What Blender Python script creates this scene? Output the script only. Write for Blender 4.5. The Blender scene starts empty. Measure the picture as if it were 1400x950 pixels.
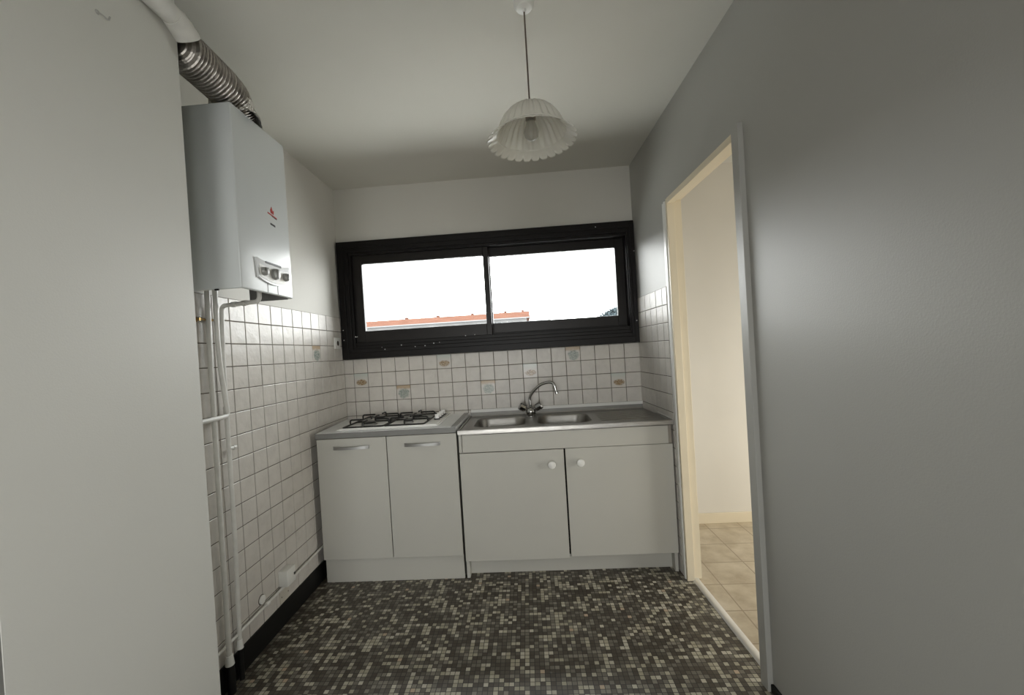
import bpy, bmesh, math, random
from mathutils import Vector, Matrix
random.seed(7)
C = bpy.context.scene.collection
PI = math.pi
# ------------------------------------------------------------------ layout
W0, SR = 2.078, 0.0347        # right wall: x = W0 - SR*y (it is a little out of square)
SL = 0.0106                   # left wall:  x = -SL*y
H = 2.51
Z0 = 0.90                     # tile line at counter height
YF = -0.54                    # front of the units

def rw(u, y, z): return Vector((W0 - SR*y + u, y, z))
def lw(u, y, z): return Vector((-SL*y + u, y, z))

# ------------------------------------------------------------------ materials
def newmat(name):
    m = bpy.data.materials.new(name); m.use_nodes = True
    nt = m.node_tree; nt.nodes.clear()
    out = nt.nodes.new('ShaderNodeOutputMaterial')
    b = nt.nodes.new('ShaderNodeBsdfPrincipled')
    nt.links.new(b.outputs[0], out.inputs[0])
    return m, nt, b
def lnk(nt, a, b): nt.links.new(a, b)
def mth(nt, op, a, b=None, c=None):
    n = nt.nodes.new('ShaderNodeMath'); n.operation = op
    for i, v in enumerate((a, b, c)):
        if v is None: continue
        if isinstance(v, (int, float)): n.inputs[i].default_value = v
        else: lnk(nt, v, n.inputs[i])
    return n.outputs[0]
def ramp(nt, fac, stops, interp='LINEAR'):
    n = nt.nodes.new('ShaderNodeValToRGB'); n.color_ramp.interpolation = interp
    e = n.color_ramp.elements
    while len(e) < len(stops): e.new(0.5)
    for i, (p, c) in enumerate(stops):
        e[i].position = p; e[i].color = (c[0], c[1], c[2], 1)
    if fac is not None: lnk(nt, fac, n.inputs[0])
    return n.outputs[0]
def mixc(nt, fac, a, b, mode='MIX'):
    n = nt.nodes.new('ShaderNodeMix'); n.data_type = 'RGBA'; n.blend_type = mode
    for i, v in ((0, fac), (6, a), (7, b)):
        if isinstance(v, (int, float)): n.inputs[i].default_value = v
        elif isinstance(v, tuple): n.inputs[i].default_value = (v[0], v[1], v[2], 1)
        else: lnk(nt, v, n.inputs[i])
    return n.outputs[2]
def geopos(nt): return nt.nodes.new('ShaderNodeNewGeometry').outputs['Position']
def noise(nt, vec, scale, detail=3, rough=.5):
    n = nt.nodes.new('ShaderNodeTexNoise'); n.inputs['Scale'].default_value = scale
    n.inputs['Detail'].default_value = detail; n.inputs['Roughness'].default_value = rough
    if vec is not None: lnk(nt, vec, n.inputs['Vector'])
    return n.outputs[0]
def bump(nt, b, h, s, d=.002):
    n = nt.nodes.new('ShaderNodeBump'); n.inputs['Strength'].default_value = s; n.inputs['Distance'].default_value = d
    lnk(nt, h, n.inputs['Height']); lnk(nt, n.outputs[0], b.inputs['Normal'])

def simple(name, col, rough=.5, metal=0., var=.06, nscale=8., bscale=None, bstr=.2, spec=.5, coat=0.):
    m, nt, b = newmat(name)
    v = noise(nt, geopos(nt), nscale)
    lo = tuple(c*(1-var) for c in col); hi = tuple(min(1, c*(1+var)) for c in col)
    lnk(nt, ramp(nt, v, [(.3, lo), (.7, hi)]), b.inputs['Base Color'])
    b.inputs['Roughness'].default_value = rough; b.inputs['Metallic'].default_value = metal
    b.inputs['Specular IOR Level'].default_value = spec
    b.inputs['Coat Weight'].default_value = coat
    if bscale: bump(nt, b, noise(nt, geopos(nt), bscale, 4), bstr)
    return m

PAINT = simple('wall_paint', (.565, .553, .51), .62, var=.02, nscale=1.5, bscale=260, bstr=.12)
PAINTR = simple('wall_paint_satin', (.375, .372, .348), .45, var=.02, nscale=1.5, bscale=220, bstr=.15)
CEIL = simple('ceiling_paint', (.60, .588, .535), .75, var=.02, nscale=2, bscale=200, bstr=.12)
CREAM = simple('cream_gloss_paint', (.74, .66, .50), .4, var=.02)
HALL = simple('hall_wallpaper', (.70, .67, .60), .7, var=.02, nscale=3, bscale=300, bstr=.2)
WHITEP = simple('white_plastic', (.75, .75, .72), .35, var=.02)
PIPEP = simple('pipe_paint', (.64, .635, .60), .38, var=.06, nscale=30)
CAB = simple('cabinet_laminate', (.485, .478, .436), .5, var=.015, nscale=4, bscale=500, bstr=.05)
CABIN = simple('cabinet_dark_gap', (.012, .011, .010), .9, spec=0)
CTOP = simple('grey_worktop', (.86, .875, .88), .3, var=.08, nscale=240)
CEDGE = simple('worktop_edge_band', (.20, .20, .192), .4, var=.03)
BLACK = simple('black_skirting', (.006, .006, .0055), .5, var=.1, spec=.25)
DARKWOOD = simple('dark_brown_lacquer', (.0055, .0045, .0042), .42, spec=.2, var=.15, nscale=12, bscale=60, bstr=.15)
SASHWOOD = simple('dark_sash_lacquer', (.011, .009, .008), .38, spec=.25, var=.15, nscale=12, bscale=60, bstr=.15)
ENAMELW = simple('white_enamel', (.90, .90, .885), .16, var=.01)
ENAMELK = simple('black_enamel', (.008, .008, .008), .35, var=.1)
BOILER = simple('boiler_sheet', (.56, .585, .585), .27, var=.01, nscale=2)
BOILDK = simple('boiler_underside', (.16, .16, .155), .5)
BOILP = simple('boiler_panel', (.66, .67, .67), .22)
BLACKP = simple('black_plastic', (.015, .015, .015), .4)
REDP = simple('red_mark', (.42, .03, .02), .4)
SILVER = simple('satin_handle', (.36, .36, .35), .46, metal=.85)
CHROME = simple('chrome', (.46, .46, .455), .15, metal=1.)
BRASS = simple('brass', (.45, .30, .12), .3, metal=1.)
SPECK = simple('white_paint_speck', (.85, .85, .85), .5)
BRONZE = simple('socket_metal', (.12, .10, .08), .4, metal=.7)

# alu threshold
THR = simple('brushed_aluminium', (.80, .80, .79), .36, metal=.55)

def steel():
    m, nt, b = newmat('stainless_steel')
    mp = nt.nodes.new('ShaderNodeMapping'); lnk(nt, geopos(nt), mp.inputs[0]); mp.inputs['Scale'].default_value = (6, 220, 60)
    v = noise(nt, mp.outputs[0], 3)
    lnk(nt, ramp(nt, v, [(.3, (.27, .262, .245)), (.7, (.37, .36, .34))]), b.inputs['Base Color'])
    b.inputs['Metallic'].default_value = 1; b.inputs['Roughness'].default_value = .36
    bump(nt, b, noise(nt, geopos(nt), 9, 2), .25, .004)
    return m
STEEL = steel()

def ducting():
    m, nt, b = newmat('crimped_aluminium')
    v = noise(nt, geopos(nt), 40)
    lnk(nt, ramp(nt, v, [(.3, (.28, .26, .24)), (.7, (.50, .47, .44))]), b.inputs['Base Color'])
    b.inputs['Metallic'].default_value = 1; b.inputs['Roughness'].default_value = .3
    bump(nt, b, noise(nt, geopos(nt), 55, 3), .5, .003)
    return m
DUCT = ducting()
def foil():
    m, nt, b = newmat('crumpled_foil')
    b.inputs['Base Color'].default_value = (.5, .48, .44, 1); b.inputs['Metallic'].default_value = .8; b.inputs['Roughness'].default_value = .38
    bump(nt, b, noise(nt, geopos(nt), 70, 4, .7), 1., .01)
    return m
FOIL = foil()

def tilemat(name, base, seed=0):
    m, nt, b = newmat(name)
    p = geopos(nt)
    v = noise(nt, p, 16, 5, .6)
    c = ramp(nt, v, [(.3, tuple(x*.90 for x in base)), (.5, base), (.75, tuple(min(1, x*1.07) for x in base))])
    v2 = noise(nt, p, 2.2, 2)
    c2 = mixc(nt, mth(nt, 'MULTIPLY', v2, .25), c, tuple(x*y for x, y in zip(base, (.97, .92, .86))))
    lnk(nt, c2, b.inputs['Base Color'])
    b.inputs['Roughness'].default_value = .36
    bump(nt, b, noise(nt, p, 28, 3), .5, .005)
    return m
TILE = tilemat('glazed_wall_tile', (.585, .562, .525))
GROUT = simple('brown_grout', (.085, .066, .048), .9, var=.2, nscale=25)

def decor(name, kind, ax=0):
    # tile with a small printed picture: object coords -0.5..0.5 over the tile (x across, z up)
    m, nt, b = newmat(name)
    tc = nt.nodes.new('ShaderNodeTexCoord')
    sep = nt.nodes.new('ShaderNodeSeparateXYZ'); lnk(nt, tc.outputs['Generated'], sep.inputs[0])
    u = sep.outputs[ax]; w = sep.outputs[2]
    n1 = noise(nt, geopos(nt), 75, 4, .65); n2 = noise(nt, geopos(nt), 150, 3, .6)
    base = (.60, .57, .53)
    if kind == 'A':   # brown fruit / flowers low in the tile
        dx = mth(nt, 'DIVIDE', mth(nt, 'SUBTRACT', u, .52), .46); dz = mth(nt, 'DIVIDE', mth(nt, 'SUBTRACT', w, .36), .26)
        r = mth(nt, 'ADD', mth(nt, 'MULTIPLY', dx, dx), mth(nt, 'MULTIPLY', dz, dz))
        msk = mth(nt, 'MULTIPLY', mth(nt, 'SUBTRACT', 1.15, r), n1)
        fac = ramp(nt, msk, [(.14, (0, 0, 0)), (.36, (1, 1, 1))])
        pic = ramp(nt, n2, [(.38, (.12, .08, .045)), (.5, (.33, .22, .11)), (.62, (.52, .46, .36))])
        up = ramp(nt, w, [(.5, base), (.9, (.53, .56, .52))])
        col = mixc(nt, fac, up, pic)
    else:             # ochre band on top, blue green foliage below
        band = ramp(nt, mth(nt, 'ADD', w, mth(nt, 'MULTIPLY', n1, .3)), [(.84, (0, 0, 0)), (.99, (1, 1, 1))])
        dx = mth(nt, 'DIVIDE', mth(nt, 'SUBTRACT', u, .52), .5); dz = mth(nt, 'DIVIDE', mth(nt, 'SUBTRACT', w, .42), .45)
        r = mth(nt, 'ADD', mth(nt, 'MULTIPLY', dx, dx), mth(nt, 'MULTIPLY', dz, dz))
        msk = mth(nt, 'MULTIPLY', mth(nt, 'SUBTRACT', 1.25, r), n1)
        fac = ramp(nt, msk, [(.22, (0, 0, 0)), (.42, (1, 1, 1))])
        pic = ramp(nt, n2, [(.35, (.15, .18, .16)), (.5, (.32, .36, .33)), (.65, (.50, .50, .44))])
        col = mixc(nt, fac, base, pic)
        col = mixc(nt, band, col, (.46, .36, .25))
    lnk(nt, col, b.inputs['Base Color']); b.inputs['Roughness'].default_value = .25
    return m
DECA, DECB, DECL = decor('fruit_print_tile', 'A'), decor('foliage_print_tile', 'B'), decor('foliage_print_tile_side', 'B', 1)

def mosaic():
    m, nt, b = newmat('grey_mosaic_floor')
    p = geopos(nt); s = 1/.0203
    sep = nt.nodes.new('ShaderNodeSeparateXYZ'); lnk(nt, p, sep.inputs[0])
    X = mth(nt, 'MULTIPLY', mth(nt, 'ADD', sep.outputs[0], .0), s); Y = mth(nt, 'MULTIPLY', sep.outputs[1], s)
    fx, fy = mth(nt, 'FLOOR', X), mth(nt, 'FLOOR', Y)
    def wn(a, bb, off):
        cb = nt.nodes.new('ShaderNodeCombineXYZ'); lnk(nt, a, cb.inputs[0]); lnk(nt, bb, cb.inputs[1]); cb.inputs[2].default_value = off
        n = nt.nodes.new('ShaderNodeTexWhiteNoise'); n.noise_dimensions = '3D'; lnk(nt, cb.outputs[0], n.inputs[0]); return n.outputs[0]
    r1 = wn(fx, fy, 1.3)
    rv = wn(fx, mth(nt, 'FLOOR', mth(nt, 'DIVIDE', mth(nt, 'ADD', Y, .0), 3.)), 4.1)     # runs in y
    rh = wn(mth(nt, 'FLOOR', mth(nt, 'DIVIDE', X, 2.)), fy, 9.7)                          # runs in x
    big = noise(nt, p, 3.5, 2)
    light = mth(nt, 'MAXIMUM', mth(nt, 'GREATER_THAN', r1, .86),
                mth(nt, 'MAXIMUM', mth(nt, 'GREATER_THAN', rv, .945), mth(nt, 'GREATER_THAN', rh, .935)))
    r2 = wn(fx, fy, 21.)
    dark = ramp(nt, r2, [(0, (.062, .051, .037)), (.30, (.083, .071, .054)), (.50, (.110, .097, .077)), (.68, (.155, .142, .116)), (.86, (.215, .20, .165))], 'CONSTANT')
    r3 = wn(fx, fy, 33.)
    lt = ramp(nt, r3, [(0, (.36, .335, .255)), (.4, (.43, .405, .32)), (.75, (.50, .475, .395)), (.97, (.46, .36, .26))], 'CONSTANT')
    col = mixc(nt, light, dark, lt)
    gx = mth(nt, 'FRACT', X); gy = mth(nt, 'FRACT', Y)
    def edge(g): return mth(nt, 'MAXIMUM', mth(nt, 'LESS_THAN', g, .06), mth(nt, 'GREATER_THAN', g, .94))
    gr = mth(nt, 'MAXIMUM', edge(gx), edge(gy))
    col = mixc(nt, gr, col, (.016, .014, .012))
    lnk(nt, col, b.inputs['Base Color'])
    b.inputs['Roughness'].default_value = .42
    b.inputs['Specular IOR Level'].default_value = .45
    bump(nt, b, mth(nt, 'SUBTRACT', 1., gr), .25, .002)
    return m
MOSAIC = mosaic()

def hallfloor():
    m, nt, b = newmat('beige_floor_tiles')
    p = geopos(nt)
    sep = nt.nodes.new('ShaderNodeSeparateXYZ'); lnk(nt, p, sep.inputs[0])
    X = mth(nt, 'DIVIDE', mth(nt, 'SUBTRACT', sep.outputs[0], 2.25), .225); Y = mth(nt, 'DIVIDE', mth(nt, 'ADD', sep.outputs[1], .22), .22)
    gx = mth(nt, 'FRACT', X); gy = mth(nt, 'FRACT', Y)
    def edge(g): return mth(nt, 'MAXIMUM', mth(nt, 'LESS_THAN', g, .014), mth(nt, 'GREATER_THAN', g, .986))
    gr = mth(nt, 'MAXIMUM', edge(gx), edge(gy))
    v = noise(nt, p, 9, 5, .6)
    col = ramp(nt, v, [(.3, (.44, .36, .25)), (.5, (.56, .48, .355)), (.72, (.66, .58, .45))])
    col = mixc(nt, gr, col, (.36, .29, .20))
    lnk(nt, col, b.inputs['Base Color']); b.inputs['Roughness'].default_value = .4
    return m
HALLF = hallfloor()

def glass():
    m = bpy.data.materials.new('window_glass'); m.use_nodes = True
    nt = m.node_tree; nt.nodes.clear()
    out = nt.nodes.new('ShaderNodeOutputMaterial'); mx = nt.nodes.new('ShaderNodeMixShader')
    tr = nt.nodes.new('ShaderNodeBsdfTransparent'); gl = nt.nodes.new('ShaderNodeBsdfGlossy'); gl.inputs['Roughness'].default_value = .02
    fr = nt.nodes.new('ShaderNodeFresnel'); fr.inputs[0].default_value = 1.25
    tr.inputs[0].default_value = (.97, .98, .98, 1)
    lnk(nt, fr.outputs[0], mx.inputs[0]); lnk(nt, tr.outputs[0], mx.inputs[1]); lnk(nt, gl.outputs[0], mx.inputs[2]); lnk(nt, mx.outputs[0], out.inputs[0])
    return m
GLASS = glass()
def bulbglass():
    m, nt, b = newmat('bulb_glass')
    b.inputs['Base Color'].default_value = (.75, .74, .70, 1); b.inputs['Roughness'].default_value = .08
    b.inputs['Transmission Weight'].default_value = .75; b.inputs['IOR'].default_value = 1.3
    return m
BULB = bulbglass()
def opal():
    m = bpy.data.materials.new('opal_glass'); m.use_nodes = True
    nt = m.node_tree; nt.nodes.clear()
    out = nt.nodes.new('ShaderNodeOutputMaterial'); mx = nt.nodes.new('ShaderNodeMixShader'); mx.inputs[0].default_value = .42
    b = nt.nodes.new('ShaderNodeBsdfPrincipled'); b.inputs['Roughness'].default_value = .2
    c = ramp(nt, noise(nt, geopos(nt), 20), [(.3, (.80, .79, .74)), (.7, (.86, .85, .80))]); lnk(nt, c, b.inputs['Base Color'])
    t = nt.nodes.new('ShaderNodeBsdfTranslucent'); t.inputs[0].default_value = (.80, .79, .74, 1)
    lnk(nt, b.outputs[0], mx.inputs[1]); lnk(nt, t.outputs[0], mx.inputs[2]); lnk(nt, mx.outputs[0], out.inputs[0])
    return m
OPAL = opal()

# ------------------------------------------------------------------ mesh helpers
def B(): return bmesh.new()
def box(bm, x0, x1, y0, y1, z0, z1, bev=0, f=None, seg=2):
    if x1 < x0: x0, x1 = x1, x0
    if y1 < y0: y0, y1 = y1, y0
    if z1 < z0: z0, z1 = z1, z0
    r = bmesh.ops.create_cube(bm, size=1)
    vs = r['verts']
    for v in vs:
        v.co = Vector(((x0+x1)/2 + v.co.x*(x1-x0), (y0+y1)/2 + v.co.y*(y1-y0), (z0+z1)/2 + v.co.z*(z1-z0)))
    if bev:
        es = list({e for v in vs for e in v.link_edges})
        before = set(bm.verts) - set(vs)
        bmesh.ops.bevel(bm, geom=es, offset=bev, segments=seg, profile=.5, affect='EDGES')
        vs = [v for v in bm.verts if v not in before]
    if f:
        for v in vs: v.co = f(*v.co)
    return vs
def ring(bm, cx, ax1, ax2, r1, r2=None, n=16):
    r2 = r1 if r2 is None else r2
    return [bm.verts.new(cx + ax1*(r1*math.cos(2*PI*i/n)) + ax2*(r2*math.sin(2*PI*i/n))) for i in range(n)]
def skin(bm, a, b):
    n = len(a)
    for i in range(n):
        j = (i+1) % n
        bm.faces.new((a[i], a[j], b[j], b[i]))
def tube(bm, pts, r, n=14, cap=True):
    pts = [Vector(p) for p in pts]
    rs = r if isinstance(r, (list, tuple)) else [r]*len(pts)
    prev = None; rings = []; N = None
    for i, p in enumerate(pts):
        if i == 0: t = pts[1]-p
        elif i == len(pts)-1: t = p-pts[i-1]
        else: t = (pts[i+1]-p).normalized() + (p-pts[i-1]).normalized()
        t.normalize()
        if N is None:
            N = t.cross(Vector((0, 0, 1)))
            if N.length < .1: N = t.cross(Vector((1, 0, 0)))
        N = (N - t*N.dot(t)).normalized(); Bn = t.cross(N)
        rings.append(ring(bm, p, N, Bn, rs[i], n=n))
    for a, b in zip(rings, rings[1:]): skin(bm, a, b)
    if cap:
        bm.faces.new(rings[0][::-1]); bm.faces.new(rings[-1])
def bend(pts, rad=.02, seg=6):
    """polyline with its corners rounded"""
    pts = [Vector(p) for p in pts]; out = [pts[0]]
    for i in range(1, len(pts)-1):
        a, p, b = pts[i-1], pts[i], pts[i+1]
        d1 = (a-p); d2 = (b-p); r = min(rad, d1.length*.49, d2.length*.49)
        s, e = p+d1.normalized()*r, p+d2.normalized()*r
        for k in range(seg+1):
            t = k/seg; out.append((1-t)**2*s + 2*t*(1-t)*p + t*t*e)
    out.append(pts[-1]); return out
def lathe(bm, c, prof, n=32, axis='z', cap=True):
    c = Vector(c)
    A = {'z': (Vector((1, 0, 0)), Vector((0, 1, 0)), Vector((0, 0, 1))),
         'y': (Vector((0, 0, 1)), Vector((1, 0, 0)), Vector((0, 1, 0))),
         'x': (Vector((0, 1, 0)), Vector((0, 0, 1)), Vector((1, 0, 0)))}[axis] if isinstance(axis, str) else axis
    rings = [ring(bm, c + A[2]*h, A[0], A[1], max(r, 1e-4), n=n) for r, h in prof]
    for a, b in zip(rings, rings[1:]): skin(bm, a, b)
    if cap: bm.faces.new(rings[0][::-1]); bm.faces.new(rings[-1])
def axes(d):
    d = Vector(d).normalized(); a = d.cross(Vector((0, 0, 1)))
    if a.length < .1: a = d.cross(Vector((1, 0, 0)))
    a.normalize(); return (a, d.cross(a), d)
def poly(bm, pts, d):
    """prism: polygon points extruded by vector d"""
    a = [bm.verts.new(Vector(p)) for p in pts]; b = [bm.verts.new(Vector(p)+Vector(d)) for p in pts]
    bm.faces.new(a[::-1]); bm.faces.new(b); skin(bm, a, b)

def obj(name, bm, mat, parent=None, smooth=False, origin=None):
    bmesh.ops.recalc_face_normals(bm, faces=bm.faces[:])
    me = bpy.data.meshes.new(name)
    if origin is None and parent is None:
        if len(bm.verts):
            xs = [v.co for v in bm.verts]
            origin = Vector(((min(v.x for v in xs)+max(v.x for v in xs))/2, (min(v.y for v in xs)+max(v.y for v in xs))/2, min(v.z for v in xs)))
    off = Vector(origin) if origin is not None else Vector((0, 0, 0))
    if parent is not None:
        base = Vector((0, 0, 0)); q = parent
        while q is not None: base += q.location; q = q.parent
        if origin is None: off = base
    for v in bm.verts: v.co -= off
    bm.to_mesh(me); bm.free()
    if smooth:
        for p in me.polygons: p.use_smooth = True
        me.set_sharp_from_angle(angle=math.radians(38))
    o = bpy.data.objects.new(name, me); C.objects.link(o)
    me.materials.append(mat)
    if parent is not None:
        o.parent = parent; o.location = off-base
    else: o.location = off
    return o
def tag(o, label, cat, group=None):
    o['label'] = label; o['category'] = cat
    if group: o['group'] = group
    return o
def thing(name, loc, label, cat, group=None):
    o = bpy.data.objects.new(name, None); C.objects.link(o); o.location = loc; o.empty_display_size = .05
    return tag(o, label, cat, group)
def struct(o, label=None, cat=None):
    o['kind'] = 'structure'
    if label: o['label'] = label
    if cat: o['category'] = cat
    return o
def sempty(name, loc):
    o = bpy.data.objects.new(name, None); C.objects.link(o); o.location = loc; o['kind'] = 'structure'; return o

# ------------------------------------------------------------------ room shell
YB = -6.2   # back of the open room behind the camera
XL = -1.9
b = B(); box(b, XL-.2, 2.15, YB-.2, .0, -.12, 0.0)
struct(obj('floor', b, MOSAIC), 'dark grey mosaic tile kitchen floor with scattered light grey squares', 'floor')
b = B(); box(b, XL-.2, 2.4, YB-.2, .3, H, H+.12); box(b, 2.4, 5.2, -3.4, .3, H, H+.12)
struct(obj('ceiling', b, CEIL), 'plain off-white painted kitchen ceiling', 'ceiling')
# hall floor beyond the doorway
b = B(); box(b, 2.15, 5.2, -3.4, .12, -.12, 0.0)
struct(obj('floor_hall', b, HALLF), 'beige square floor tiles seen through the doorway', 'floor')

# back wall with window hole
hx0, hx1, hz0, hz1 = .05, 2.04, 1.345, 2.085
b = B()
for a in ((-.3, hx0, 0, H), (hx1, 2.16, 0, H), (hx0, hx1, 0, hz0), (hx0, hx1, hz1, H)):
    box(b, a[0], a[1], 0, .22, a[2], a[3])
wb = struct(obj('wall_back', b, PAINT), 'off-white back wall holding the window above a tiled splashback', 'wall')
# left wall (tiled side)
b = B(); box(b, -.2, 0, -1.75, .22, 0, H, f=lw)
wl = struct(obj('wall_left', b, PAINT), 'left kitchen wall, white tiles below and paint above', 'wall')
# pier in front on the left
PX, PY0, PY1 = .27, -1.653, -2.167
b = B(); box(b, -.35, PX, PY1, PY0, 0, H, f=lw)
PAINTP = simple('pier_paint', (.63, .627, .59), .5, var=.02, nscale=1.5, bscale=220, bstr=.15)
struct(obj('wall_pier', b, PAINTP), 'plain grey-white wall pier filling the left edge', 'wall')
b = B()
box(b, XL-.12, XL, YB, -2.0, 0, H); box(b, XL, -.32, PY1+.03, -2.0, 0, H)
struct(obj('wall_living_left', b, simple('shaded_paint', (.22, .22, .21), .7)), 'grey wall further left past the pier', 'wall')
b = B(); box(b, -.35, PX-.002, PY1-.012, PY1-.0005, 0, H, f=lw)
struct(obj('wall_pier_return_shade', b, bpy.data.materials['shaded_paint']))  # dark sheet over the pier's near face, its shade put into the colour
# rear wall behind the camera with a large opening
b = B()

for a in ((XL-.12, .25, 0, H), (1.75, 2.5, 0, H), (.25, 1.75, 0, .7), (.25, 1.75, 1.95, H)): box(b, a[0], a[1], YB-.2, YB, a[2], a[3])
struct(obj('wall_rear', b, PAINT))
# right wall with doorway
DY0, DY1, DZ = -.632, -1.30, 2.045
TH = .075
b = B()
box(b, 0, TH, .0, -.588, 0, H, f=rw); box(b, 0, TH, -.588, DY1-.02, DZ+.01, H, f=rw); box(b, 0, TH, DY1-.02, -4.3, 0, H, f=rw)
box(b, 0, TH, -5.1, YB-.1, 0, H, f=rw); box(b, 0, TH, -4.3, -5.1, 0, .5, f=rw); box(b, 0, TH, -4.3, -5.1, 2.0, H, f=rw)
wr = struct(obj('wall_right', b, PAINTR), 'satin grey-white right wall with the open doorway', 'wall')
# hall walls
b = B(); box(b, 2.145, 5.2, .09, .2, 0, H)
struct(obj('wall_hall', b, HALL), 'cream textured wall of the hall beyond the doorway', 'wall')
b = B(); box(b, 5.1, 5.2, -3.3, .09, 0, H); box(b, 2.15, 5.2, -3.4, -3.3, 0, H)
struct(obj('wall_hall_side', b, HALL))
b = B(); box(b, 2.145, 5.1, .078, .09, 0, .073, .003)
struct(obj('baseboard_hall', b, CREAM), 'cream painted baseboard along the hall wall', 'baseboard')

# --- tiles
def tiles(name, u_edges, z_edges, place, parent, skip=(), g=.0034, th=.006, mat=TILE):
    """one mesh of bevelled tiles over a grout bed, u along the wall"""
    b = B()
    for i in range(len(u_edges)-1):
        for j in range(len(z_edges)-1):
            if (i, j) in skip: continue
            u0, u1, z0, z1 = u_edges[i]+g/2, u_edges[i+1]-g/2, z_edges[j]+g/2, z_edges[j+1]-g/2
            if u1-u0 < .006 or z1-z0 < .006: continue
            e = .002; lo = .001; dz = random.uniform(-.0005, .0005)
            q = [(u0, z0), (u1, z0), (u1, z1), (u0, z1)]
            qi = [(u0+e, z0+e), (u1-e, z0+e), (u1-e, z1-e), (u0+e, z1-e)]
            a = [b.verts.new(place(u, lo, z)) for u, z in q]
            m_ = [b.verts.new(place(u, th-.0015, z)) for u, z in q]
            c = [b.verts.new(place(u, th+dz, z)) for u, z in qi]
            skin(b, a, m_); skin(b, m_, c); b.faces.new(c)
    o = obj(name, b, mat, parent)
    b = B()
    vs = [b.verts.new(place(u, .0032, z)) for u, z in ((u_edges[0], z_edges[0]), (u_edges[-1], z_edges[0]), (u_edges[-1], z_edges[-1]), (u_edges[0], z_edges[-1]))]
    b.faces.new(vs)
    obj('grout', b, GROUT, parent)
    return o
zrow = [Z0+.1*k for k in range(-9, 8)]
# back wall: columns from .0716
ub = [0.004] + [.0716+.1*k for k in range(0, 20)] + [W0-.002]
zb = [zrow[j] for j in range(6, 14)]       # .50 .. 1.30
dec = {(1, 1.1): 'A', (4, 1.0): 'B', (7, 1.2): 'A', (10, 1.0): 'B', (13, 1.1): 'A', (16, 1.2): 'B', (19, 1.0): 'A'}
zb = [.8, .9, 1.0, 1.1, 1.2, 1.3]
skipb = {(i, round((z-.8)/.1)) for (i, z) in dec}
tiles('splashback_tiles', ub, zb, lambda u, d, z: Vector((u, -d, z)), wb, skipb)
def dectile(k, u0, u1, z0, z1, place, parent):
    b = B(); g = .0011; e = .002
    q = [(u0+g, z0+g), (u1-g, z0+g), (u1-g, z1-g), (u0+g, z1-g)]; qi = [(u0+g+e, z0+g+e), (u1-g-e, z0+g+e), (u1-g-e, z1-g-e), (u0+g+e, z1-g-e)]
    a = [b.verts.new(place(u, .001, z)) for u, z in q]; m_ = [b.verts.new(place(u, .0045, z)) for u, z in q]; c = [b.verts.new(place(u, .006, z)) for u, z in qi]
    skin(b, a, m_); skin(b, m_, c); b.faces.new(c)
    o = obj('picture_tile', b, DECA if k == 'A' else DECL if k == 'L' else DECB, parent)
    o['label'] = 'tile printed with small brown fruit and flowers' if k == 'A' else 'tile printed with ochre band over blue-green foliage'
for (i, z), k in dec.items():
    dectile(k, ub[i], ub[i+1], z, z+.1, lambda u, d, z: Vector((u, -d, z)), wb)
# left wall: u = -y
ul = [0.004] + [.0396+.1*k for k in range(0, 17)]
zl = [.105] + [Z0+.1*k for k in range(-7, 8)]
ul = [0.004] + [.0396+.1*k for k in range(0, 17)]
jl = zl.index(min(zl, key=lambda v: abs(v-1.3)))
tiles('wall_tiles', ul, zl, lambda u, d, z: lw(d, -u, z), wl, {(4, jl)})
dectile('L', ul[4], ul[5], 1.3, 1.4, lambda u, d, z: lw(d, -u, z), wl)
# right wall
ur = [0.004] + [.08+.1*k for k in range(5)] + [.552]
zr = [Z0+.1*k for k in range(-9, 8)]
tiles('wall_tiles', ur, zr, lambda u, d, z: rw(-d, -u, z), wr)

# skirtings
b = B(); box(b, 0, .013, -1.75, -.005, 0, .108, .003, f=lw)
struct(obj('baseboard_left', b, BLACK), 'glossy black skirting along the foot of the tiled left wall', 'baseboard')
b = B(); box(b, -.012, 0, YB, -1.347, 0, .032, .003, f=rw)
struct(obj('baseboard_right', b, BLACK), 'low black skirting at the foot of the right wall', 'baseboard')
# white corner strip, batten, threshold
b = B(); box(b, -.011, .004, -.604, -.586, 0, 2.05, .004, f=rw); box(b, -.003, .002, -.588, -.55, 0, 2.05, f=rw)
struct(obj('trim_1', b, WHITEP), 'white edge strip between the right wall tiles and door frame', 'trim')
b = B(); box(b, -.020, .0, -1.345, -1.300, 0, 2.066, .0015, f=rw)
struct(obj('trim_2', b, PAINTR), 'tall narrow painted batten on the near side of the doorway', 'trim')
b = B()
prof = [(.022, 0), (.026, .006), (.036, .0095), (.048, .0095), (.058, .006), (.062, 0)]
a1 = [b.verts.new(rw(u, -.60, z)) for u, z in prof]; a2 = [b.verts.new(rw(u, -1.31, z)) for u, z in prof]
skin(b, a1, a2); b.faces.new(a1); b.faces.new(a2[::-1])
struct(obj('trim_3', b, THR, smooth=True), 'aluminium threshold bar across the doorway floor', 'trim')
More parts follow.
